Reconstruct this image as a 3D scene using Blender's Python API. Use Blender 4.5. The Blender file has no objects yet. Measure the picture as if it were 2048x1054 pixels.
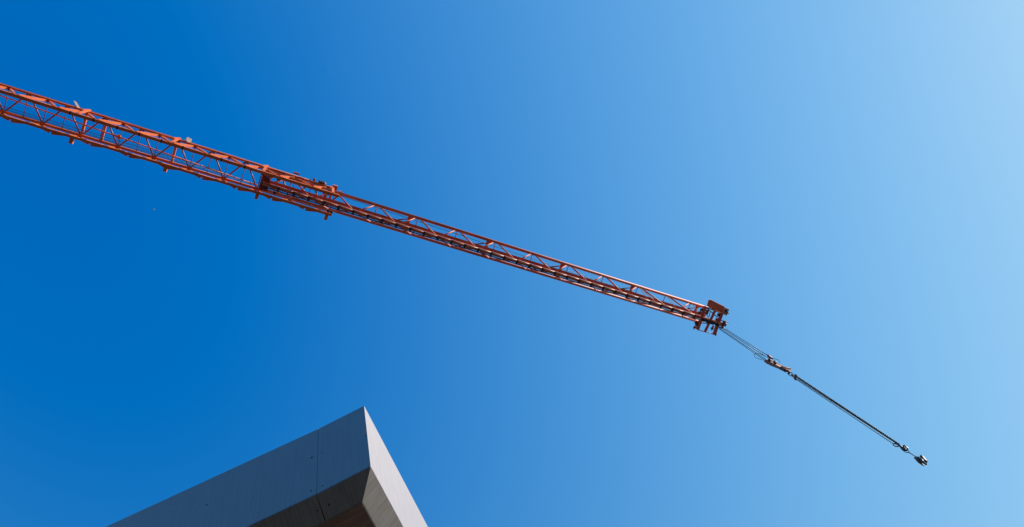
import bpy, bmesh, math, random
from mathutils import Matrix, Vector
random.seed(7)
sc = bpy.context.scene
V = Vector
# ------------------------------------------------------------------ camera
F = 1536.0                                   # focal length in photo pixels (2048 wide)
CX, CY = 1024.0, 527.0
EYE = V((0, 0, 1.6))
zc = V(((655 - CX) / F, -(138 - CY) / F, -1)).normalized()      # zenith seen from the camera
xr = (V((1, 0, 0)) - zc * zc.x).normalized()
yr = zc.cross(xr)
ROT = Matrix((xr, yr, zc))                   # camera -> world
cam = bpy.data.objects.new('camera', bpy.data.cameras.new('camera'))
sc.collection.objects.link(cam)
cam.data.sensor_width = 36
cam.data.lens = 36 * F / 2048
cam.data.clip_end = 5000
mw = ROT.to_4x4(); mw.translation = EYE
cam.matrix_world = mw
sc.camera = cam
# ------------------------------------------------------------------ light
SUN_AZ, SUN_EL = -14.0, 28.0                 # degrees, azimuth from +X
w = bpy.data.worlds.new('World'); sc.world = w; w.use_nodes = True
nt = w.node_tree; N = nt.nodes; L = nt.links
bg = N['Background']; bg.inputs[1].default_value = 0.1
sky = N.new('ShaderNodeTexSky'); sky.sky_type = 'NISHITA'; sky.sun_disc = False
sky.sun_elevation = math.radians(SUN_EL); sky.sun_rotation = math.radians(90 - SUN_AZ)
sky.air_density = 2.5; sky.dust_density = 0.25; sky.ozone_density = 1.0; sky.altitude = 0
sep = N.new('ShaderNodeSeparateColor'); com = N.new('ShaderNodeCombineColor')
L.new(sky.outputs[0], sep.inputs[0])
def mth(op, a, b):
    n = N.new('ShaderNodeMath'); n.operation = op
    for i, x in enumerate((a, b)):
        if isinstance(x, (int, float)): n.inputs[i].default_value = x
        else: L.new(x, n.inputs[i])
    return n.outputs[0]
EXPO = 0.35
SKYFIT = ((1.10, 3.40, .0800), (1.00, 4.48, .0803), (1.30, 11.02, .0300))            # film response of the deep blue sky, per channel
for i, (g, k, x0) in enumerate(SKYFIT):
    v = mth('MULTIPLY', mth('POWER', mth('MAXIMUM', mth('SUBTRACT', mth('MULTIPLY', sep.outputs[i], 0.06), x0), 0.0), g), k)
    v = mth('SUBTRACT', 1.0, mth('POWER', 2.718282, mth('MULTIPLY', v, -1.0)))
    L.new(mth('MULTIPLY', v, 10.0 / 2 ** EXPO), com.inputs[i])
L.new(com.outputs[0], bg.inputs[0])
sun = bpy.data.objects.new('sun', bpy.data.lights.new('sun', 'SUN'))
sc.collection.objects.link(sun)
sun.data.energy = 5.0; sun.data.angle = math.radians(0.53); sun.data.color = (1.0, 0.93, 0.83)
a_, e_ = math.radians(SUN_AZ), math.radians(SUN_EL)
sun.rotation_euler = V((math.cos(e_) * math.cos(a_), math.cos(e_) * math.sin(a_), math.sin(e_))).to_track_quat('Z', 'Y').to_euler()
sun.location = (60, -20, 60)
vs = sc.view_settings
vs.view_transform = 'Standard'; vs.look = 'None'; vs.gamma = 1; vs.exposure = EXPO; vs.use_curve_mapping = False

# ------------------------------------------------------------------ materials
def mat(name, col, rough=0.5, metal=0.0, var=0.12, scale=3.0, dirt=None, dirt_amt=0.0, stretch=(1, 1, 1), bump=0.0, bscale=60, spec=0.5, grain=None):
    m = bpy.data.materials.new(name); m.use_nodes = True
    t = m.node_tree; n = t.nodes; l = t.links
    b = n['Principled BSDF']
    b.inputs['Roughness'].default_value = rough; b.inputs['Metallic'].default_value = metal
    b.inputs['Specular IOR Level'].default_value = spec
    tc = n.new('ShaderNodeTexCoord'); mp = n.new('ShaderNodeMapping'); mp.inputs['Scale'].default_value = stretch
    if grain is not None:
        mp.vector_type = 'TEXTURE'; mp.inputs['Rotation'].default_value = (0, 0, math.radians(grain)); mp.inputs['Scale'].default_value = tuple(1 / x for x in stretch)
    geo = n.new('ShaderNodeNewGeometry')
    l.new(geo.outputs['Position'], mp.inputs['Vector'])
    no = n.new('ShaderNodeTexNoise'); no.inputs['Scale'].default_value = scale; no.inputs['Detail'].default_value = 6
    l.new(mp.outputs[0], no.inputs['Vector'])
    r = n.new('ShaderNodeValToRGB')
    r.color_ramp.elements[0].position = 0.3; r.color_ramp.elements[1].position = 0.7
    r.color_ramp.elements[0].color = tuple(c * (1 - var) for c in col) + (1,)
    r.color_ramp.elements[1].color = tuple(min(1, c * (1 + var)) for c in col) + (1,)
    l.new(no.outputs[0], r.inputs[0]); out = r.outputs[0]
    if dirt:
        n2 = n.new('ShaderNodeTexNoise'); n2.inputs['Scale'].default_value = scale * 2.3; n2.inputs['Detail'].default_value = 8; n2.inputs['Roughness'].default_value = 0.7
        l.new(mp.outputs[0], n2.inputs['Vector'])
        r2 = n.new('ShaderNodeValToRGB'); r2.color_ramp.elements[0].position = 0.52; r2.color_ramp.elements[1].position = 0.72
        r2.color_ramp.elements[1].color = (dirt_amt,) * 3 + (1,)
        l.new(n2.outputs[0], r2.inputs[0])
        mx = n.new('ShaderNodeMix'); mx.data_type = 'RGBA'
        l.new(r2.outputs[0], mx.inputs['Factor']); l.new(out, mx.inputs['A']); mx.inputs['B'].default_value = tuple(dirt) + (1,)
        out = mx.outputs['Result']
    l.new(out, b.inputs['Base Color'])
    if bump:
        n3 = n.new('ShaderNodeTexNoise'); n3.inputs['Scale'].default_value = bscale; n3.inputs['Detail'].default_value = 3
        l.new(mp.outputs[0], n3.inputs['Vector'])
        bp = n.new('ShaderNodeBump'); bp.inputs['Strength'].default_value = bump; bp.inputs['Distance'].default_value = 0.002
        l.new(n3.outputs[0], bp.inputs['Height']); l.new(bp.outputs[0], b.inputs['Normal'])
    return m
ORANGE = mat('orange_paint', (0.71, 0.145, 0.032), 0.6, 0, 0.18, 2.0, (0.10, 0.05, 0.035), 0.55)
RED = mat('red_paint', (0.56, 0.115, 0.062), 0.6, 0, 0.18, 2.0, (0.10, 0.05, 0.04), 0.5)
DARKRED = mat('dark_red_paint', (0.20, 0.035, 0.025), 0.5, 0, 0.2, 3.0, (0.05, 0.03, 0.03), 0.6)
BLACK = mat('black_rubber', (0.018, 0.017, 0.018), 0.6, 0, 0.2, 8)
ROPE = mat('wire_rope', (0.035, 0.075, 0.105), 0.5, 0.2, 0.2, 40)
STEEL = mat('dark_steel', (0.05, 0.046, 0.05), 0.6, 0.2, 0.25, 12)
CHAIN = mat('chain_steel', (0.035, 0.035, 0.04), 0.6, 0.15, 0.25, 12)
GREY = mat('weathered_grey_plate', (0.27, 0.19, 0.16), 0.6, 0, 0.15, 6, (0.2, 0.12, 0.1), 0.5)
PALE = mat('pale_conduit', (0.72, 0.36, 0.25), 0.5, 0, 0.1, 6)
WHITE = mat('white_sign', (0.8, 0.78, 0.74), 0.5, 0, 0.08, 8)
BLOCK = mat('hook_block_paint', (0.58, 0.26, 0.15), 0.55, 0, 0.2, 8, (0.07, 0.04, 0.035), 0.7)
BLOCK_SHADE = mat('hook_block_shade', (0.20, 0.075, 0.06), 0.6, 0, 0.2, 8, (0.05, 0.035, 0.03), 0.5)  # darker copy of the hook block colour, its front-face shade painted in
PLATE = mat('bright_red_panel', (0.85, 0.20, 0.11), 0.5, 0, 0.12, 4, (0.4, 0.09, 0.06), 0.4)
CLAMP = mat('clamp_dark', (0.045, 0.026, 0.024), 0.6, 0, 0.2, 8)
PURPLE = mat('wine_red_paint', (0.24, 0.025, 0.045), 0.45, 0, 0.15, 4)
FASCIA = mat('brushed_metal_cladding', (0.305, 0.278, 0.275), 0.46, 1.0, 0.07, 3.0, (0.20, 0.185, 0.178), 0.3, (34, 34, 0.9), 0.3, 3.0)
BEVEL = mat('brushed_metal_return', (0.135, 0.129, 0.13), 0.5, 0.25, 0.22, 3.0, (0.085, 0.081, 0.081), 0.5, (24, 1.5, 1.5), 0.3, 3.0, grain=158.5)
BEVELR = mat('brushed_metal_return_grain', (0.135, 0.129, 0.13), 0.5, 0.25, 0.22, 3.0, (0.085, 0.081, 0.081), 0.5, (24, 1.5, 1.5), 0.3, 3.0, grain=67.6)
SOFFIT = mat('brown_soffit_board', (0.10, 0.052, 0.038), 0.7, 0, 0.35, 4, (0.06, 0.035, 0.028), 0.7, (8, 1, 1), grain=67.6)
SEAM = mat('dark_joint', (0.02, 0.02, 0.022), 0.8, 0, 0.1, 8)
WALL = mat('pale_render', (0.42, 0.40, 0.37), 0.8, 0, 0.08, 1.5)
GROUND = mat('asphalt', (0.055, 0.052, 0.05), 0.9, 0, 0.25, 0.8, (0.085, 0.08, 0.075), 0.6)
BRICK = mat('dark_brick', (0.10, 0.055, 0.04), 0.85, 0, 0.2, 4)
CONCRETE = mat('concrete', (0.30, 0.29, 0.27), 0.85, 0, 0.12, 2)
GLASS = mat('window_glass', (0.03, 0.035, 0.04), 0.08, 0, 0.1, 1)
FEATHER = mat('pale_feathers', (0.88, 0.86, 0.85), 0.7, 0, 0.05, 10)

# ------------------------------------------------------------------ building helpers
WL = {}
def put(name, verts, faces, m, parent=None, smooth=False, label=None, loc=None):
    c = V(loc) if loc is not None else sum((V(v) for v in verts), V()) / len(verts)
    me = bpy.data.meshes.new(name)
    me.from_pydata([V(v) - c for v in verts], [], faces); me.materials.append(m)
    bm = bmesh.new(); bm.from_mesh(me); bmesh.ops.recalc_face_normals(bm, faces=bm.faces); bm.to_mesh(me); bm.free()
    if smooth:
        for p in me.polygons: p.use_smooth = len(p.vertices) == 4
    o = bpy.data.objects.new(name, me); sc.collection.objects.link(o)
    o.parent = parent; o.location = c - (WL[parent.name] if parent else V())
    WL[o.name] = c
    if label: o['label'] = label
    return o
def empty(name, loc, label, cat, group=None):
    o = bpy.data.objects.new(name, None); sc.collection.objects.link(o)
    o.location = loc; WL[o.name] = V(loc); o.empty_display_size = 0.3
    tag(o, label, cat, group); return o
def tag(o, label, cat, group=None):
    o['label'] = label; o['category'] = cat
    if group: o['group'] = group
class G:                                       # geometry collector
    def __init__(s): s.v = []; s.f = []
    def add(s, vs, fs):
        k = len(s.v); s.v += [V(x) for x in vs]; s.f += [tuple(i + k for i in f) for f in fs]; return s
    def box(s, p, q, wd, ht, up=(0, 0, 1)):    # box beam from p to q; wd sideways, ht along up
        p, q = V(p), V(q); d = (q - p).normalized(); up = V(up)
        if abs(d.dot(up.normalized())) > 0.995: up = V((1, 0.3, 0))
        sd = d.cross(up).normalized(); u = sd.cross(d).normalized()
        vs = [e + sd * (i * wd / 2) + u * (j * ht / 2) for e in (p, q) for i, j in ((-1, -1), (1, -1), (1, 1), (-1, 1))]
        return s.add(vs, [(0, 3, 2, 1), (4, 5, 6, 7), (0, 1, 5, 4), (1, 2, 6, 5), (2, 3, 7, 6), (3, 0, 4, 7)])
    def tube(s, pts, r, n=8, closed=False):
        pts = [V(p) for p in pts]; m = len(pts); vs = []; ref = None
        for i, p in enumerate(pts):
            a = pts[(i - 1) % m] if (closed or i) else p; b = pts[(i + 1) % m] if (closed or i < m - 1) else p
            d = (b - a).normalized()
            if ref is None: ref = d.orthogonal().normalized()
            ref = (ref - d * ref.dot(d)).normalized(); o = d.cross(ref)
            rr = r[i] if isinstance(r, (list, tuple)) else r
            vs += [p + (ref * math.cos(2 * math.pi * k / n) + o * math.sin(2 * math.pi * k / n)) * rr for k in range(n)]
        fs = []
        for i in range(m if closed else m - 1):
            j = (i + 1) % m
            fs += [(i * n + k, i * n + (k + 1) % n, j * n + (k + 1) % n, j * n + k) for k in range(n)]
        if not closed: fs += [tuple(range(n))[::-1], tuple((m - 1) * n + k for k in range(n))]
        return s.add(vs, fs)
    def prism(s, poly, ext):                   # polygon extruded by a vector
        n = len(poly); ext = V(ext); vs = [V(p) for p in poly] + [V(p) + ext for p in poly]
        return s.add(vs, [tuple(range(n))[::-1], tuple(range(n, 2 * n))] + [(i, (i + 1) % n, n + (i + 1) % n, n + i) for i in range(n)])
    def done(s, name, m, parent=None, smooth=False, label=None, loc=None): return put(name, s.v, s.f, m, parent, smooth, label, loc)

# ------------------------------------------------------------------ crane coordinates
K = 0.8                                        # the boom hangs 24 m above the eye; lengths below are for 30 m
AZ = math.radians(19.96)
UJ = V((math.cos(AZ), math.sin(AZ), 0)); VJ = V((-math.sin(AZ), math.cos(AZ), 0)); ZJ = V((0, 0, 1))
OJ = V((-10.89, 0.7615, 30.0))
def J(s, wv, z): return EYE + (OJ + UJ * s + VJ * wv + ZJ * z) * K
def ray(px, py): return ROT @ V(((px - CX) / F, -(py - CY) / F, -1))
def PX(px, py, z=0.0):                          # the point of the horizontal plane z that the photo shows at (px, py)
    d = ray(px, py); return EYE + d * ((30 + z) * K / d.z)
def SW(px, py, z=0.0):
    p = (PX(px, py, z) - EYE) / K - OJ; return p.dot(UJ), p.dot(VJ)

# ------------------------------------------------------------------ ground
g = G().add([(-900, -900, 0), (900, -900, 0), (900, 900, 0), (-900, 900, 0)], [(0, 1, 2, 3)]).done('ground', GROUND)
g['kind'] = 'structure'

# ------------------------------------------------------------------ building corner
def hz(px, py, h):
    d = ray(px, py); return EYE + d * (h / d.z)
H1, H2 = 5.542, 4.588
c0 = V((0.1290, 2.4967, 0)); seam = hz(636.6, 857.8, H1); seam.z = 0
LD = V((math.cos(math.radians(158.55)), math.sin(math.radians(158.55)), 0))
RD = V((math.cos(math.radians(67.62)), math.sin(math.radians(67.62)), 0))
ZT, ZB, ZS = EYE.z + H1, EYE.z + H2, EYE.z + H2 - 0.14
INS = 0.129
L1 = (seam - c0).normalized()
bld = empty('flat_roofed_building', (c0.x, c0.y, 0), 'flat-roofed building corner with wide grey brushed metal fascia', 'building')
def inn(d1):                                    # inward normal of an edge that runs along d1
    n = V((-d1.y, d1.x, 0)); ctr = c0 + LD * 5 + RD * 5
    return n if n.dot(ctr - c0) > 0 else -n
nL1, nL2, nR = inn(L1), inn(LD), inn(RD)
corner_in = c0 + (L1 + RD) * INS * 1.0
def shift(p, z): return V((p.x, p.y, z))
T = 0.012
def sheet(name, p, q, zt, pb, qb, zb, n, m, prnt, label=None):   # a folded sheet: top edge p-q, bottom edge pb-qb, thickness inwards
    vs = [shift(p, zt), shift(q, zt), shift(qb, zb), shift(pb, zb)]
    return G().prism(vs, n * T).done(name, m, prnt, label=label)
GAP = 0.0013
LEN = 13.0
seg = [(c0, seam - L1 * GAP, L1, nL1), (seam + LD * GAP, seam + LD * 2.6, LD, nL2), (seam + LD * 2.607, seam + LD * 5.2, LD, nL2),
       (seam + LD * 5.207, seam + LD * 7.8, LD, nL2), (seam + LD * 7.807, seam + LD * LEN, LD, nL2)]
fpan = []; bpan = []
for i, (p, q, d, n) in enumerate(seg):
    pb = corner_in if i == 0 else p + n * INS
    qb = q + n * INS
    fpan.append(sheet('fascia_panel', p, q, ZT, p, q, ZB, n, FASCIA, bld, 'shaded blue-grey fascia panel' if i < 2 else None))
    bpan.append(sheet('bevel_panel', p, q, ZB - 0.0006, pb, qb, ZS, V((0, 0, 1)), BEVEL, bld))
rseg = [(c0, c0 + RD * 2.9), (c0 + RD * 2.907, c0 + RD * 5.8), (c0 + RD * 5.807, c0 + RD * 9.6)]
for i, (p, q) in enumerate(rseg):
    pb = corner_in if i == 0 else p + nR * INS
    sheet('fascia_panel', p + nR * 0.0 , q, ZT, p, q, ZB, nR, FASCIA, bld, 'sunlit pale fascia panel' if i == 0 else None)
    sheet('bevel_panel', p, q, ZB - 0.0006, pb, q + nR * INS, ZS, V((0, 0, 1)), BEVELR, bld)
# dark joint backing behind the open seams, and the solid roof edge behind the sheets
PL, PR = seam + LD * LEN, c0 + RD * 9.6
ins2 = 0.03
core_out = [c0 + (L1 + RD) * ins2, seam + nL1 * ins2, PL + nL2 * ins2, PL + RD * 9.6, PR + nR * ins2]
G().prism([shift(p, ZB + 0.02) for p in core_out], (0, 0, H1 - H2 - 0.04)).done('roof_slab', SEAM, bld)
core_in = [c0 + (L1 + RD) * (INS + 0.03), seam + nL1 * (INS + 0.03), PL + nL2 * (INS + 0.03), PL + RD * 9.6, PR + nR * (INS + 0.03)]
G().prism([shift(p, ZS + 0.03) for p in core_in], (0, 0, 0.10)).done('roof_edge_beam', SEAM, bld)
G().prism([shift(p, ZT - 0.02) for p in [c0 + (L1 + RD) * 0.02, PL + nL2 * 0.02, PL + RD * 9.6, PR + nR * 0.02]], (0, 0, 0.012)).done('roof_covering', SEAM, bld)
# soffit boards butt against the inner edge of the bevel
so = [corner_in - (L1 + RD) * 0.006, seam + nL1 * (INS - 0.006), PL + nL2 * (INS - 0.006), PL + RD * 9.6, PR + nR * (INS - 0.006)]
G().prism([shift(p, ZS + 0.004) for p in so], (0, 0, 0.018)).done('soffit', SOFFIT, bld)
# hem strip, sealant crumbs along the shaded inner edge
h = G()
for k in range(46):
    t = random.uniform(0.02, 1.9); p = corner_in + (seam - c0).normalized() * t + nL1 * random.uniform(-0.012, 0.010)
    r = random.uniform(0.002, 0.006)
    h.box(shift(p, ZS - 0.003), shift(p + V((r * 2, r, 0)), ZS - 0.001), r * 1.5, 0.006)
h.done('sealant_crumbs', mat('sealant', (0.10, 0.075, 0.06), 0.8), bld)['kind'] = 'stuff'
def face_pt(px, py, p0, n):                     # where the sight line meets a plane of the building
    d = ray(px, py); return EYE + d * ((p0 - EYE).dot(n) / d.dot(n))
def screw(px, py, i, r, bev=False):
    p, q, d, n = seg[i]
    if bev:
        a = shift(p + n * INS, ZS) - shift(p, ZB); nn = d.cross(a).normalized()
        if nn.z > 0: nn = -nn
        c = face_pt(px, py, shift(p, ZB), nn); out = nn; prn = bpan[i]
    else:
        c = face_pt(px, py, shift(p, ZT), n); out = -n; prn = fpan[i]
    G().tube([c - out * 0.003, c + out * 0.002, c + out * 0.004], [r, r, r * 0.6], 10).done('screw', SEAM, prn)
for px, py, i, r in ((623.8, 915, 1, .007), (644.3, 904.7, 0, .004), (622, 981.6, 1, .0045), (645.3, 972, 0, .0045), (413.6, 1009.7, 1, .006), (730.5, 871.6, 0, .004)):
    screw(px, py, i, r)
screw(634.7, 1021, 1, .006, True); screw(658, 1009, 0, .007, True)
# walls below, set back under the soffit
wi = 1.1
wc = [c0 + (L1 + RD) * wi, PL + RD * wi, PL + RD * 9.5, PR + LD * wi]
def wallseg(p, q, n):
    G().prism([shift(p, 0), shift(q, 0), shift(q, ZS + 0.02), shift(p, ZS + 0.02)], n * 0.25).done('wall', WALL, bld)
wallseg(wc[0], wc[1], RD); wallseg(wc[0] + RD * 0.25, PR + LD * wi, LD)
for k in range(3):
    p = wc[0] + LD * (1.5 + k * 3.4)
    f = G().prism([shift(p, 0.9), shift(p + LD * 1.8, 0.9), shift(p + LD * 1.8, 2.6), shift(p, 2.6)], -RD * 0.05).done('window', GLASS, bld)
    for a, b in (((0, .9), (1.8, .9)), ((0, 2.6), (1.8, 2.6)), ((0, .9), (0, 2.6)), ((1.8, .9), (1.8, 2.6))):
        G().box(shift(p + LD * a[0] - RD * .05, a[1]), shift(p + LD * b[0] - RD * .05, b[1]), .08, .08, RD).done('window_frame', STEEL, f)

# ------------------------------------------------------------------ unseen brick building added behind the eye to block horizon light
ND_ = V((math.cos(math.radians(-114)), math.sin(math.radians(-114)), 0)); NT_ = V((-ND_.y, ND_.x, 0))
nc = ND_ * 13.0
nbh = empty('horizon_blocker', nc, 'long dark brick building, added out of view to block horizon light', 'building')
G().prism([nc - NT_ * 17, nc + NT_ * 15, nc + NT_ * 15 + ND_ * 9, nc - NT_ * 17 + ND_ * 9], (0, 0, 9.5)).done('wall', BRICK, nbh)
G().prism([shift(p, 9.5) for p in (nc - NT_ * 17.3 - ND_ * .3, nc + NT_ * 15.3 - ND_ * .3, nc + NT_ * 15.3 + ND_ * 9.3, nc - NT_ * 17.3 + ND_ * 9.3)], (0, 0, .35)).done('roof', SEAM, nbh)
for k in range(8):
    for z in (1.2, 4.2, 7.0):
        p = nc + NT_ * (-15.5 + k * 3.9)
        wd = G().prism([shift(p, z), shift(p + NT_ * 1.4, z), shift(p + NT_ * 1.4, z + 1.6), shift(p, z + 1.6)], -ND_ * .04).done('window', GLASS, nbh)
        G().box(shift(p - NT_ * .1 - ND_ * .06, z - .05), shift(p + NT_ * 1.5 - ND_ * .06, z - .05), .16, .1).done('sill', CONCRETE, wd)

# ------------------------------------------------------------------ crane
S_MAST = -15.0
base = J(S_MAST, 0.38, 0); base.z = 0
crane = empty('tower_crane', base, 'orange lattice tower crane with telescopic boom reaching across blue sky', 'crane')
b_w, d_w, a_w, c_w, zt = -0.035, 0.755, -0.085, 0.82, 1.2
S0, S1 = -15.6, 11.74
# --- outer boom: four chords welded as one frame
o = G()
o.box(J(S0, b_w, 0), J(S1, b_w, 0), .112 * K, .12 * K); o.box(J(S0, d_w, 0), J(S1 - .05, d_w, 0), .09 * K, .12 * K)
o.box(J(S0, a_w, zt), J(S1 - .15, a_w, zt), .075 * K, .09 * K); o.box(J(S0, c_w, zt), J(S1 - .15, c_w, zt), .095 * K, .09 * K)
outer = o.done('outer_boom', ORANGE, crane, label='wider orange lattice boom section with four chords')
PER = 1.273; n0 = -0.148
nodes = [n0 + PER * k for k in range(-12, 10)]
def bar(name, p, q, wd, ht, m, par, up=(0, 0, 1)): return G().box(p, q, wd * K, ht * K, up).done(name, m, par)
def rod(name, p, q, r, m, par, n=8): return G().tube([p, q], r * K, n).done(name, m, par, True)
for k, s in enumerate(nodes):
    if s > S1 - .2: continue
    # top lacing: V from the c chord up to the a chord, with a thin tie at each node
    rod('top_lacing_bar', J(s + .03, c_w - .03, zt), J(s + PER / 2 - .03, a_w + .03, zt), .03, PURPLE, outer)
    if s - PER / 2 > S0: rod('top_lacing_bar', J(s - .03, c_w - .03, zt), J(s - PER / 2 + .03, a_w + .03, zt), .03, PURPLE, outer)
    for t in (0, PER / 2):
        if s + t < S1 - .4: rod('top_tie', J(s + t, a_w, zt - .03), J(s + t, c_w, zt - .03), .016, PURPLE, outer, 6)
    # side lacing, sun side and far side: flat angle bars lapped on the outside of the chords
    bn = s + PER / 2 - .02
    for sd, wb, wt in ((-1, b_w, a_w), (1, d_w, c_w)):
        ob, ot = (wb - .045, wt + .055) if sd < 0 else (wb + .075, wt + .07)
        out = VJ * sd
        if bn < S1 - .1:
            bar('side_lacing_bar', J(s + .03, ot, zt + .01), J(bn - .05, ob, .02), .06, .075, ORANGE, outer, out)
        if s - PER / 2 > S0:
            bar('side_lacing_bar', J(s - .03, ot, zt + .01), J(s - PER / 2 + .05, ob, .03), .06, .085, ORANGE, outer, out)
        # node plate lapped outside the bottom chord, split in the middle
        if bn < S1 - .5:
            e = wb + sd * .045
            for lo, hi in ((-.26, -.05), (.05, .50)):
                dep = (.085 if lo > 0 else .055) if sd > 0 else .025
                far, near = (lo, hi) if lo < 0 else (hi, lo)
                poly = [J(bn + far, e, -.045), J(bn + near, e, -.045), J(bn + near, e + sd * dep, -.03), J(bn + near + (far - near) * .25, e + sd * dep * .85, -.03)]
                G().prism(poly, (0, 0, .022)).done('node_plate', ORANGE, outer)
for s in (2.42, 5.57, 8.85, 11.49, -.8, -4.0, -7.2, -10.4):                       # portal frames where boom lengths join
    bar('frame_post', J(s, a_w, zt - .02), J(s, c_w, zt - .02), .085, .10, ORANGE, outer)
    bar('frame_bracket', J(s + .03, d_w + .03, .0), J(s + .03, d_w + .24, .0), .12, .16, ORANGE, outer)
    bar('frame_head', J(s - .13, a_w - .0, zt - .24), J(s + .05, a_w - .03, zt + .10), .09, .13, ORANGE, outer, VJ)
    bar('frame_side_plate', J(s, a_w - .05, zt), J(s, b_w - .06, .06), .10, .03, ORANGE, outer, VJ)
    bar('frame_side_plate', J(s, c_w + .08, zt), J(s, d_w + .06, .06), .12, .03, ORANGE, outer, VJ)
bar('frame_post', J(3.10, a_w, zt - .02), J(3.10, c_w, zt - .02), .075, .08, ORANGE, outer)
for px in (141, 188, 235, 279, 323, 366, 443, 490):
    s = SW(px, 184.2 + .304 * px)[0]
    bar('clamp_band', J(s - .022, b_w, 0), J(s + .022, b_w, 0), .122, .132, BLACK, outer)
# pendant bars above the sun-side chord
for dw, dz, m in ((-.03, .12, DARKRED), (.035, .16, DARKRED)):
    rod('pendant_bar', J(S0, a_w + dw, zt + dz), J(10.6, a_w + dw, zt + dz), .017, m, outer, 6)
for s in [2.42 + 1.58 * k for k in range(-6, 6)]:
    bar('pendant_clip', J(s, a_w, zt), J(s, a_w, zt + .17), .05, .03, ORANGE, outer)
# long tie rod with its turnbuckle
pa, pb = PX(-250, 191 - 250 * .349, 1.0), PX(516, 371, 1.0)
rod('tie_rod', pa, pb, .024, ORANGE, outer)
q1, q2 = PX(226, 269.5, 1.0), PX(243, 276, 1.0)
G().tube([q1, q1 + (q2 - q1) * .3, q1 + (q2 - q1) * .45, q1 + (q2 - q1) * .6, q1 + (q2 - q1) * .75, q2], [.03 * K, .045 * K, .04 * K, .10 * K, .09 * K, .03 * K], 10).done('turnbuckle', ORANGE, outer)
for (x0, y0), (x1, y1), z in (((0, 210.8), (442, 343), .7), ((0, 215.5), (442, 347), .7), ((0, 218.5), (516, 372), .7)):
    p, q = PX(x0, y0, z), PX(x1, y1, z); p = p + (p - q).normalized() * 12
    rod('inner_rope', p, q, .011, ROPE, outer, 6)
for poly, m in ((((147, 201), (152.5, 203.5), (161.5, 217.5), (157, 220)), GREY), (((372, 279), (373.5, 275), (377, 274), (379, 276.3), (383.8, 277.8), (382.5, 285), (381.5, 288), (377, 287)), GREY)):
    c = PX(*poly[-1], zt + .05)
    G().prism([PX(x, y, zt + .05 + (x - poly[-1][0]) / 42) for x, y in poly], (-0.012, 0.0, .012)).done('wind_plate', m, outer, label='weathered grey fin plate')
    bar('fin_bracket', c, J(SW(*poly[-1], zt + .05)[0] + .05, a_w, zt), .05, .04, ORANGE, outer)
# winch gear and rollers on the mouth of the outer boom
p = PX(628, 370, 1.25)
h = G().prism([J(*SW(x, y, 1.25), 1.25) for x, y in ((620, 374), (625, 361), (627, 360.5), (631, 362), (638, 377), (633, 379))], (0, 0, .12 * K))
h.done('sheave_bracket', DARKRED, outer)
h = G(); c = PX(629, 369.5, 1.15); h.tube([c, c - ZJ * .06 * K], .06 * K, 12).done('sheave', BLACK, outer, True)
c = PX(628.6, 359, 1.25); G().tube([c, c + ZJ * .18 * K], .045 * K, 8).done('sheave_pin', DARKRED, outer, True)
c = PX(643.5, 367, 1.3)
G().tube([c - UJ * .15 * K, c - UJ * .14 * K, c + UJ * .12 * K, c + UJ * .16 * K], [.07 * K, .10 * K, .10 * K, .07 * K], 12).done('winch_motor', DARKRED, outer, True)
for t in (-.09, -.04, .01, .06):
    q = c + UJ * t * K
    G().tube([q, q + UJ * .015 * K], .112 * K, 12).done('motor_fin', STEEL, outer, True)
bar('motor_mount', c + UJ * .2 * K + VJ * .02, c + UJ * .2 * K + VJ * .2 * K, .08, .22, RED, outer)
bar('motor_mount', c - ZJ * .12 * K - UJ * .2 * K + VJ * .1 * K, c - ZJ * .12 * K + UJ * .3 * K + VJ * .1 * K, .16, .05, RED, outer)
c = PX(669, 377.5, 1.25)
bar('mouth_block', c - VJ * .14 * K, c + VJ * .12 * K, .19, .2, RED, outer)
bar('mouth_block', c + UJ * .08 * K + VJ * .14 * K, c + UJ * .34 * K + VJ * .14 * K, .1, .12, RED, outer)
bar('mouth_stop', c + UJ * .24 * K + VJ * .02 * K, c + UJ * .24 * K + VJ * .14 * K, .08, .12, RED, outer)
c = PX(659.5, 423, .3)
for t in (-.05, .07):
    G().tube([c + UJ * t * K - VJ * .05 * K, c + UJ * t * K + VJ * .05 * K], .06 * K, 12).done('guide_roller', BLACK, outer, True)
bar('guide_roller_arm', c + VJ * .02 * K, J(11.6, d_w, 0), .08, .06, RED, outer)
for x, y in ((593, 347), (577, 352), (602, 356)):
    q = PX(x, y, 1.1); bar('mouth_gusset', q - UJ * .12 * K, q + UJ * .12 * K, .07, .05, RED, outer)
# rope fall toward the mouth
for y in (0, 3.2):
    rod('inner_rope', PX(527, 333 + y, 1.45), PX(612, 359 + y, 1.3), .012, ROPE, outer, 6)

# --- inner boom: two upper chords and a lower spine
e_w, g_w, zi = -0.03, 0.70, 0.76
SI0, SI1 = 8.95, 29.0
o = G()
o.tube([J(SI0, e_w, zi), J(SI1, e_w, zi)], .066 * K, 12); o.tube([J(SI0, g_w, zi), J(SI1, g_w, zi)], .06 * K, 12)
inner = o.done('inner_boom', RED, crane, True, label='narrower red telescopic boom section sliding out of the outer boom')
bar('lower_chord', J(SI0, .385, .02), J(29.7, .385, .02), .085, .10, RED, inner)
bar('lower_chord', J(SI0, .315, .0), J(29.7, .315, .0), .045, .07, RED, inner)
bar('rack_plate', J(SI0, .305, .52), J(28.9, .305, .52), .115, .04, RED, inner)
for s in (11.28, 14.704, 18.133, 21.581, 25.061, 28.467):
    bar('rack_hanger', J(s, .305, .52), J(s, .305, .75), .05, .03, RED, inner)
rod('cable_duct', J(SI0, .475, .0), J(29.6, .475, .0), .021, BLACK, inner)
rod('cable_duct', J(SI0, .43, .04), J(29.6, .43, .04), .014, DARKRED, inner)
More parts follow.
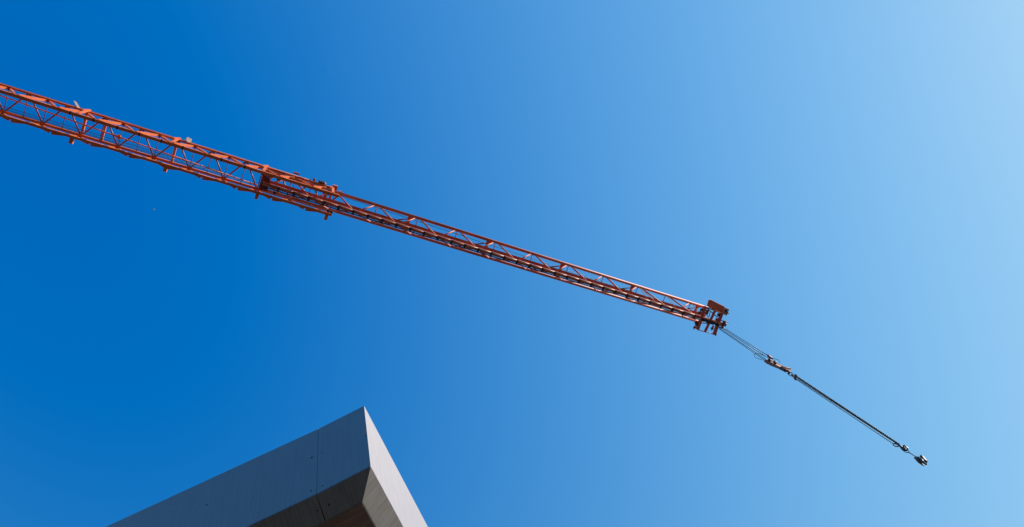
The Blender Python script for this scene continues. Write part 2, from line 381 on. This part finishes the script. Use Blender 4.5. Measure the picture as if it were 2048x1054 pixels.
CL = 0.578; s = 14.745 - CL * 9; clamps = []
while s < 28.2:
    clamps.append(s)
    G().box(J(s - .04, .395, -.075), J(s + .04, .395, -.075), .19 * K, .045 * K).done('pipe_clamp', CLAMP, inner); s += CL
for s0, s1 in zip(clamps, clamps[1:]):
    big = s0 > 16.9
    rod('pipe_run', J(s0 + .05, .318, -.075), J(s1 - .05, .318, -.075), .027 if big else .013, PALE, inner, 10)
ND = 1.713; en = [15.041 + ND * k for k in range(-4, 6)] 
fz = .08
def web(s, fl, fr, thin=False):
    for cw, fw in ((e_w, .31), (g_w, .41)):
        if fl: rod('web_diagonal', J(s - .05, cw, zi), J(fl, fw, fz), .030, RED, inner)
        if fr: rod('web_diagonal', J(s + .05, cw, zi), J(fr, fw, fz), .032, RED, inner)
    rod('cross_tie', J(s, e_w, zi + .02), J(s, g_w, zi + .02), .017, PURPLE, inner, 6)
for k, s in enumerate(en):
    if s - ND / 2 < SI0: continue
    web(s, s - ND / 2 + .12, s + ND / 2 - .12)
web(25.343, 25.343 - ND / 2 + .12, 26.5); web(26.772, None, 27.95); web(28.103, 27.3, None)
for s in (25.343, 26.772, 28.103):
    rod('web_strut', J(s + .03, e_w, zi), J(s + .32, .30, fz), .016, PALE, inner, 6)
    rod('web_strut', J(s + .03, g_w, zi), J(s + .32, .42, fz), .016, PALE, inner, 6)
rod('web_strut', J(25.4, e_w, zi), J(26.05, .30, fz), .02, PALE, inner, 6)
for s in (11.28, 14.704, 18.133, 21.581, 25.061, 28.467):
    p, q = J(s, e_w, zi - .02), J(s, g_w, zi - .02)
    t = UJ * .07 * K; m_ = q - p
    G().prism([p - t * 1.3, p + t * 1.3, p + m_ * .2 + t * .85, p + m_ * .8 + t * .85, q + t * 1.3, q - t * 1.3, p + m_ * .8 - t * .85, p + m_ * .2 - t * .85], (0, 0, .025)).done('batten_plate', RED, inner)
    for c_, sg in ((p, 1), (q, -1)):
        G().prism([c_ + t * 1.2, c_ + t * 5.0, c_ + t * 1.2 + m_ * .16 * sg], (0, 0, .02)).done('batten_ear', RED, inner)
    if s > 12: rod('top_diagonal', J(s + .33, e_w, zi + .03), J(s + .33 - ND, g_w, zi + .03), .026, DARKRED, inner)
p, q = PX(530, 342, .9), PX(1285, 590, .9)
rod('inner_rope', p, q, .010, ROPE, inner, 6)
# rear carriage of the inner boom inside the outer boom
for wv, zz, wd, ht in ((.05, .45, .10, .55), (.28, .25, .30, .20), (.52, .25, .22, .16)):
    bar('rear_plate', J(SI0 - .05, wv, zz), J(SI0 + .22, wv, zz), wd, ht, DARKRED, inner)
bar('rear_plate', J(SI0 - .04, e_w, zi - .1), J(SI0 - .04, g_w, zi - .5), .14, .06, RED, inner)
for k in range(6):
    q = J(SI0 - .12, .02 + k * .1, .55 - k * .05)
    G().tube([q - UJ * .03, q + UJ * .03], .02 * K, 6).done('rear_bolt', BLACK, inner)
for wv in (.06, .60):
    c = J(SI0 + .5, wv, .15)
    G().tube([c - VJ * .03, c + VJ * .03], .075 * K, 12).done('support_roller', STEEL, inner, True)
bar('mouth_web_plate', J(11.15, .05, .62), J(11.42, .05, .62), .16, .24, DARKRED, inner)

# --- trolley at the end of the inner boom
zb = -0.12
o = G()
o.box(PX(1410.5, 612.5, zb), PX(1395.0, 659.0, zb), .105 * K, .12 * K); o.box(PX(1443.7, 626.0, zb), PX(1428.0, 669.0, zb), .12 * K, .12 * K)
trol = o.done('trolley', RED, crane, label='red trolley frame carrying the hoist ropes')
bar('cross_beam', PX(1430.0, 621.5, zb - .02), PX(1409.8, 663.4, zb - .02), .09, .08, RED, trol)
rod('lower_rail', PX(1395.0, 659.5, zb), PX(1427.5, 668.6, zb), .018, RED, trol)
rod('upper_rail', PX(1409.5, 613.0, zb), PX(1444, 627, zb), .03, RED, trol)
rod('mid_rail', PX(1400, 645.5, zb), PX(1433, 648.8, zb), .022, RED, trol)
rod('brace', PX(1411, 618, zb), PX(1415.5, 634, zb), .02, PALE, trol)
rod('brace', PX(1414, 616, zb), PX(1434, 634, zb), .022, DARKRED, trol)
rod('brace', PX(1420.5, 624, zb), PX(1417, 636, zb), .018, PURPLE, trol)
rod('brace', PX(1401.5, 645, zb), PX(1406.5, 640.5, zb), .016, RED, trol)
for x, y, r in ((1388.9, 654.9, .055), (1431.8, 668.0, .05), (1424.3, 656.9, .065), (1403.0, 619.5, .07), (1398.5, 625.5, .06), (1392.0, 645.5, .07), (1393.5, 649.5, .05), (1437.0, 629.5, .07), (1433.0, 639.0, .055)):
    c = PX(x, y, zb + .05)
    G().tube([c - VJ * .05 * K, c - VJ * .03 * K, c + VJ * .03 * K, c + VJ * .05 * K], [r * .7 * K, r * K, r * K, r * .7 * K], 12).done('roller', DARKRED if r < .058 else STEEL, trol, True)
    G().tube([c - VJ * .10 * K, c + VJ * .10 * K], .02 * K, 8).done('axle', DARKRED, trol, True)
for (x0, y0), (x1, y1) in (((1389, 655), (1397, 656.5)), ((1424.5, 657), (1427, 651)), ((1404, 620), (1409, 617)), ((1399, 626), (1406, 625)), ((1392, 645.5), (1399, 642)), ((1437, 629.5), (1440, 634)), ((1433, 639), (1438, 641)), ((1426, 668), (1432.5, 668.3))):
    bar('roller_arm', PX(x0, y0, zb + .03), PX(x1, y1, zb + .03), .06, .07, RED, trol)
# dark sheave carriage under the spine
c1, c2 = PX(1402, 638.0, zb - .05), PX(1440, 650.5, zb - .05)
bar('sheave_carriage', c1, c2, .09, .12, STEEL, trol)
bar('sheave_carriage', PX(1404, 634.5, zb), PX(1446, 648, zb), .05, .10, DARKRED, trol)
for t in (.15, .38, .62, .86):
    q = c1 + (c2 - c1) * t + ZJ * .03
    G().tube([q - VJ * .08 * K, q + VJ * .08 * K], .07 * K, 12).done('sheave', BLACK, trol, True)
for x0, y0, x1, y1 in ((1408, 635, 1413, 637), (1414.5, 637.5, 1419, 639.3), (1425, 640.8, 1434, 645), (1437, 646, 1442, 648.2), (1438, 650.0, 1443, 652)):
    bar('pipe_end', PX(x0, y0, zb - .12), PX(x1, y1, zb - .12), .05, .05, PALE, trol)
bar('limit_box', PX(1411.8, 629, zb), PX(1416, 620, zb), .10, .10, DARKRED, trol)
for (x0, y0), (x1, y1), r in (((1441, 640.5), (1457, 644.7), .02), ((1448, 642.5), (1445, 655), .05), ((1450.2, 641.8), (1449, 646.5), .055), ((1440, 645.5), (1453.5, 648.5), .035), ((1451, 648), (1450.6, 653), .03), ((1437, 654), (1450, 658), .028), ((1436, 645), (1447, 656), .022)):
    rod('rope_guide', PX(x0, y0, zb), PX(x1, y1, zb), r, STEEL if r < .05 else DARKRED, trol)
# side platform with its numbered plate
poly = [(1414.2, 612.3), (1417.6, 601.2), (1419.0, 600.2), (1421.8, 600.2), (1448.6, 613.6), (1444.8, 627.5), (1437.5, 624.8), (1430, 622), (1428, 619.5)]
zp = .02
G().prism([PX(x, y, zp) for x, y in poly], (0, 0, .05 * K)).done('platform_floor', PLATE, trol)
for a, b in ((2, 3), (3, 4), (4, 5)):
    bar('platform_rim', PX(*poly[a], zp) + ZJ * .02, PX(*poly[b], zp) + ZJ * .02, .03, .10, PLATE, trol)
bar('platform_rib', PX(1422.5, 614.0, zp - .03), PX(1434.3, 619.0, zp - .03), .025, .05, PALE, trol)
bar('platform_rib', PX(1424, 618.0, zp - .03), PX(1430.5, 620.2, zp - .03), .02, .05, PALE, trol)
bar('platform_rib', PX(1435, 622.0, zp - .03), PX(1444.6, 625.0, zp - .03), .02, .05, PALE, trol)
bar('platform_lip', PX(1448.2, 615.5, zp), PX(1445.2, 626.0, zp), .06, .08, PALE, trol)
sp = [(1449.2, 614.6), (1458.6, 618.4), (1453.6, 632.0), (1444.8, 627.8)]
sgn = G().prism([PX(x, y, zp) for x, y in sp], (0, 0, .02)).done('number_plate', WHITE, trol, label='pale plate with black number')
rod('number_plate_pin', PX(1454, 626, zp), PX(1457.6, 626.2, zp), .035, BLACK, trol)
cu = bpy.data.curves.new('plate_number', 'FONT'); cu.body = '080'; cu.size = 1.0; cu.align_x = 'CENTER'; cu.align_y = 'CENTER'; cu.offset = 0.03; cu.extrude = .01
to = bpy.data.objects.new('plate_number', cu); sc.collection.objects.link(to)
dg = bpy.context.evaluated_depsgraph_get(); tm = bpy.data.meshes.new_from_object(to.evaluated_get(dg)); bpy.data.objects.remove(to)
xs = [v.co.x for v in tm.vertices]; ys = [v.co.y for v in tm.vertices]
P0, P1, P3 = PX(*sp[0], zp), PX(*sp[1], zp), PX(*sp[3], zp)
ex = (P0 - P3) ; ey = (P0 - P1)
ctr = (PX(*sp[1], zp) + P3) / 2 + ey * .06 + ex * .02
vs_ = []
for v in tm.vertices:
    a = (v.co.x - (max(xs) + min(xs)) / 2) / (max(xs) - min(xs)); b = (v.co.y - (max(ys) + min(ys)) / 2) / (max(ys) - min(ys))
    vs_.append(ctr + ex * a * .74 + ey * b * .64 - ZJ * (.006 + v.co.z * .2))
put('plate_number', vs_, [tuple(p.vertices) for p in tm.polygons], BLACK, sgn)

# --- mast, slewing ring and ballast (the boom's support beside the picture)
mz = J(0, 0, 0).z
o = G(); hw = .6
mx, my = UJ * hw, VJ * hw
legs = [base + mx * i + my * j for i, j in ((-1, -1), (1, -1), (1, 1), (-1, 1))]
for p in legs: o.box(p + ZJ * 1.0, p + ZJ * (mz + 1.0), .14, .14, UJ)
mast = o.done('mast', ORANGE, crane)
nb = 16; bh = (mz - 1.0) / nb
for k in range(nb):
    for i in range(4):
        p, q = legs[i], legs[(i + 1) % 4]
        z0, z1 = 1.0 + k * bh, 1.0 + (k + 1) * bh
        a, b = (p, q) if k % 2 else (q, p)
        rod('mast_brace', a + ZJ * z0, b + ZJ * z1, .045, ORANGE, mast)
        rod('mast_ring_bar', p + ZJ * z1, q + ZJ * z1, .04, ORANGE, mast)
o = G(); o.tube([base + ZJ * .55, base + ZJ * 1.05], 1.0, 24)
o.done('slewing_ring', STEEL, crane, True)
o = G(); o.box(base - UJ * 2.4 + ZJ * .3, base + UJ * 2.4 + ZJ * .3, .4, .5); o.box(base - VJ * 2.4 + ZJ * .3, base + VJ * 2.4 + ZJ * .3, .4, .49)
ch = o.done('chassis', ORANGE, crane)
for i, j in ((-1, 0), (1, 0), (0, -1), (0, 1)):
    p = base + UJ * 2.2 * i + VJ * 2.2 * j; G().tube([p, p + ZJ * .1], .35, 16).done('foot_pad', STEEL, ch)
for k in range(5):
    p = base - UJ * 1.9 + ZJ * (1.2 + k * .36)
    G().box(p - VJ * 1.1, p + VJ * 1.1, .9, .34).done('ballast_block', CONCRETE, crane)
G().box(base - UJ * 2.4 + ZJ * .95, base + UJ * .5 + ZJ * .95, 1.2, .16).done('ballast_tray', ORANGE, crane)

# ------------------------------------------------------------------ hook block on its ropes
T0 = PX(1442, 655, -.1)                          # plumb line of the load
def VP(px, py):                                   # point of the photo on the vertical plane through the load that faces the eye
    d = ray(px, py); n = V((T0.x, T0.y, 0)).normalized()
    return EYE + d * (V((T0.x, T0.y, 0)).dot(n) / d.dot(n))
NV = V((T0.x, T0.y, 0)).normalized()              # away from the eye
hb = empty('hook_block', VP(1555, 730), 'dusty red hook block hanging from four ropes below trolley', 'hook block')
bp = [(1527.0, 722.0), (1531.0, 718.5), (1561.5, 735.0), (1569, 738.5), (1574, 742.5), (1572.5, 744.3), (1561.5, 739.5), (1544, 732.5), (1533, 727.3)]
MV = V((math.cos(math.radians(12)), math.sin(math.radians(12)), 0))       # the block hangs a little turned
G().prism([VP(x, y) for x, y in bp], MV * .03).done('cheek_plate', BLOCK_SHADE, hb)  # thin dark plate that paints the shade on the block's front
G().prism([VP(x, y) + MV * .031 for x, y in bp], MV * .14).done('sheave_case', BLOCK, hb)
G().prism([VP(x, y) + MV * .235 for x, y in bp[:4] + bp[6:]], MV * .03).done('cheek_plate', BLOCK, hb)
bp2 = [(1561.5, 733.0), (1570, 734.0), (1576.8, 736.6), (1575.4, 738.6), (1566, 737.5)]
G().prism([VP(x, y) - NV * .02 for x, y in bp2], MV * .12).done('swivel_cheek', BLOCK, hb)
for x, y, r in ((1538.5, 719.6, .05), (1549.0, 724.2, .05)):
    c = VP(x, y) + NV * .02
    G().tube([c - NV * .04, c - NV * .01, c + NV * .01, c + NV * .04], [r, r * .8, r * .8, r], 16).done('sheave', STEEL, hb, True)
for x, y in ((1543.2, 722.2), (1567.0, 733.2), (1565, 735.0)):
    c = VP(x, y); G().tube([c - NV * .06, c + NV * .03], .012, 8).done('bolt', BLACK, hb)
G().prism([VP(x, y) for x, y in ((1533.5, 710.0), (1537.0, 709.0), (1541.2, 713.0), (1540.5, 715.8), (1534.5, 714.5))], NV * .12).done('rope_anchor', DARKRED, hb)
G().prism([VP(x, y) - NV * .01 for x, y in ((1532.2, 708.2), (1534.0, 707.8), (1537.4, 709.6), (1536, 710.8))], NV * .14).done('rope_wedge', PALE, hb)
for pts in ([(1527, 721.5), (1519, 718.8), (1514, 717.2), (1511.3, 714.8), (1510.4, 712.4), (1511.2, 710.0), (1513.2, 708.3), (1516, 708.2), (1524, 710.4), (1531.5, 713.3)],
            [(1543.5, 717.6), (1550, 718.9), (1557, 720.4), (1560, 722.0), (1561.6, 724.6), (1561.0, 727.0)]):
    G().tube([VP(x, y) - NV * .05 for x, y in pts], .008, 6).done('wire_guard', STEEL, hb, True)
for (x0, y0), (x1, y1) in (((1437.4, 657.0), (1528.5, 719.8)), ((1439.6, 656.4), (1530.5, 718.0)), ((1444.8, 656.4), (1531.8, 713.4)), ((1450.5, 657.4), (1532.8, 709.4))):
    G().tube([VP(x0, y0), VP(x1, y1)], .0115, 8).done('hoist_rope', ROPE, hb, True)
G().tube([VP(1440, 655), VP(1440, 655) + ZJ * .3], .012, 6).done('hoist_rope_end', ROPE, hb, True)
G().tube([VP(x, y) for x, y in ((1561, 736.5), (1567, 739.5), (1571, 742.6))], [.05, .045, .035], 12).done('hook_swivel', STEEL, hb, True)
hk = [(1569.5, 741.0), (1574, 740.8), (1577.2, 742.3), (1578.6, 744.6), (1578.2, 746.8), (1576.3, 747.6), (1574.9, 746.8)]
G().tube([VP(x, y) for x, y in hk], [.025, .03, .034, .034, .03, .022, .012], 10).done('hook', STEEL, hb, True)

# ------------------------------------------------------------------ chain sling
cs = empty('chain_sling', VP(1592, 757), 'four-leg dark chain sling hanging from crane hook', 'chain sling')
def ring(name, cx, cy, ax, ay, rw, m, par, tilt=.0, ang=0.58, n=20, rr=None):
    c = VP(cx, cy); pts = []
    for k in range(n):
        t = 2 * math.pi * k / n; x, y = ax * math.cos(t), ay * math.sin(t)
        pts.append(VP(cx + x * math.cos(ang) - y * math.sin(ang), cy + x * math.sin(ang) + y * math.cos(ang)) + NV * tilt * math.sin(t))
    return G().tube(pts, rw, 6, True).done(name, m, par, True)
ring('master_link', 1581.2, 748.0, 5.4, 3.2, .013, CHAIN, cs)
ring('coupling_link', 1586.6, 752.2, 2.6, 1.7, .011, CHAIN, cs)
ring('coupling_link', 1584.6, 750.9, 2.2, 1.4, .011, CHAIN, cs, .04)
for k, (x, y) in enumerate(((1591.6, 750.3), (1590.6, 753.2), (1590.0, 756.0), (1590.6, 758.6))):
    p = VP(x, y); G().tube([p - ZJ * .05, p, p + ZJ * .06], [.02, .028, .018], 10).done('leg_coupling', DARKRED if k % 2 else CHAIN, cs, True)
G().tube([VP(1591.8, 749.8), VP(1590.4, 759.0)], .022, 10).done('spreader_pin', CHAIN, cs, True)
# one link, repeated along each leg
def chain(p, q, size):
    g_ = G(); d = (q - p); n = int(d.length / (size * 3.0)); d.normalize()
    a = d.orthogonal().normalized(); b = d.cross(a)
    for k in range(n):
        c = p + d * ((k + .5) * (q - p).length / n); side = a if k % 2 else b
        L_ = (q - p).length / n * .5 + size * .75
        loop = [c + d * (L_ - size * .9), c + d * (L_ - size * .3) + side * size * .8, c + side * size, c - d * (L_ - size * .3) + side * size * .8, c - d * (L_ - size * .9), c - d * (L_ - size * .3) - side * size * .8, c - side * size, c + d * (L_ - size * .3) - side * size * .8]
        loop = [c + d * (L_ * math.cos(t)) + side * (size * 1.15 * math.sin(t)) for t in [2 * math.pi * i / 8 for i in range(8)]]
        g_.tube(loop, size * .62, 4, True)
    return g_
for (x0, y0), (x1, y1), sz in (((1592.6, 751.8), (1798.5, 888.0), .0115), ((1592.2, 753.4), (1797.6, 888.8), .0115), ((1591.5, 755.6), (1795.5, 888.6), .009), ((1591.0, 757.6), (1787.0, 887.8), .009)):
    chain(VP(x0, y0), VP(x1, y1), sz).done('chain_leg', CHAIN, cs, True)
ring('sling_hook', 1791.8, 890.3, 5.6, 2.3, .015, CHAIN, cs, 0, .34)
G().tube([VP(x, y) for x, y in ((1796, 888), (1800, 891.5), (1806, 898), (1809, 901.5))], [.018, .028, .04, .025], 10).done('sling_hook_body', CHAIN, cs, True)
fr = [(1806.6, 891.6), (1808.6, 890.2), (1815.8, 897.6), (1814.0, 901.0), (1811.5, 901.8)]
for k in range(5):
    G().tube([VP(*fr[k]), VP(*fr[(k + 1) % 5])], .016, 8).done('safety_latch', CHAIN, cs, True)
G().prism([VP(x, y) - NV * .01 for x, y in ((1808.2, 893.0), (1810, 892.8), (1813.2, 896.6), (1811.4, 897.2))], MV * .07).done('latch_glint', mat('glint_white', (0.9, 0.9, 0.9), .35, 0), cs)  # white plate standing in for a bright glint on the latch
ring('sling_ring', 1813.2, 902.4, 5.0, 2.6, .010, CHAIN, cs, 0, .35)
# ------------------------------------------------------------------ clamp on its short wire
lc = empty('lifting_clamp', VP(1845, 921), 'small dark slotted lifting clamp dangling below chain sling', 'clamp')
G().tube([VP(1816.8, 904.0), VP(1833.6, 914.6)], .013, 6).done('wire', ROPE, lc, True)
ring('eye', 1833.8, 915.0, 1.6, 1.3, .012, STEEL, lc)
def fplate(name, poly, d0, d1):
    G().prism([VP(x, y) + NV * d0 for x, y in poly], NV * (d1 - d0)).done(name, STEEL, lc)
fplate('jaw', [(1832.6, 919.2), (1834.6, 916.8), (1837.4, 918.6), (1843.6, 926.8), (1844.4, 928.6), (1841.6, 929.2)], -.10, .10)
fplate('spine', [(1835.8, 915.6), (1839.8, 915.0), (1841.6, 916.2), (1848.2, 923.6), (1851.2, 925.6), (1850.6, 928.2), (1847.0, 928.0), (1845.0, 926.0), (1838.0, 918.4)], -.06, .06)
fplate('frame_side', [(1841.4, 914.4), (1844.0, 911.4), (1846.0, 912.6), (1842.8, 916.4)], -.05, .05)
fplate('frame_side', [(1844.2, 911.4), (1845.8, 911.6), (1852.8, 920.6), (1851.6, 922.4), (1850.4, 921.4)], -.05, .05)
fplate('frame_side', [(1848.6, 923.6), (1851.8, 921.6), (1852.6, 921.4), (1850.8, 924.8)], -.05, .05)

# ------------------------------------------------------------------ bird
d = ray(308.4, 419.0); bc = EYE + d * (240 / d.z)
bird = G()
bird.tube([bc - V((.42, .1, 0)), bc - V((.25, .06, 0)), bc, bc + V((.22, .06, 0)), bc + V((.36, .1, .02))], [.02, .07, .10, .07, .02], 8)
for sdn in (-1, 1):
    n = V((-.2, .95, 0)) * sdn
    bird.prism([bc + V((.14, .04, .03)), bc + n * .36 + V((.16, .04, .10)), bc + n * .75 + V((-.10, 0, .03)), bc + n * .36 + V((-.06, -.02, .10)), bc + V((-.12, -.03, .03))], (0, 0, .02))
bird.v = [bc + (p - bc) * .6 for p in bird.v]
bird = bird.done('bird', FEATHER)
tag(bird, 'tiny pale bird high in the deep blue sky', 'bird')
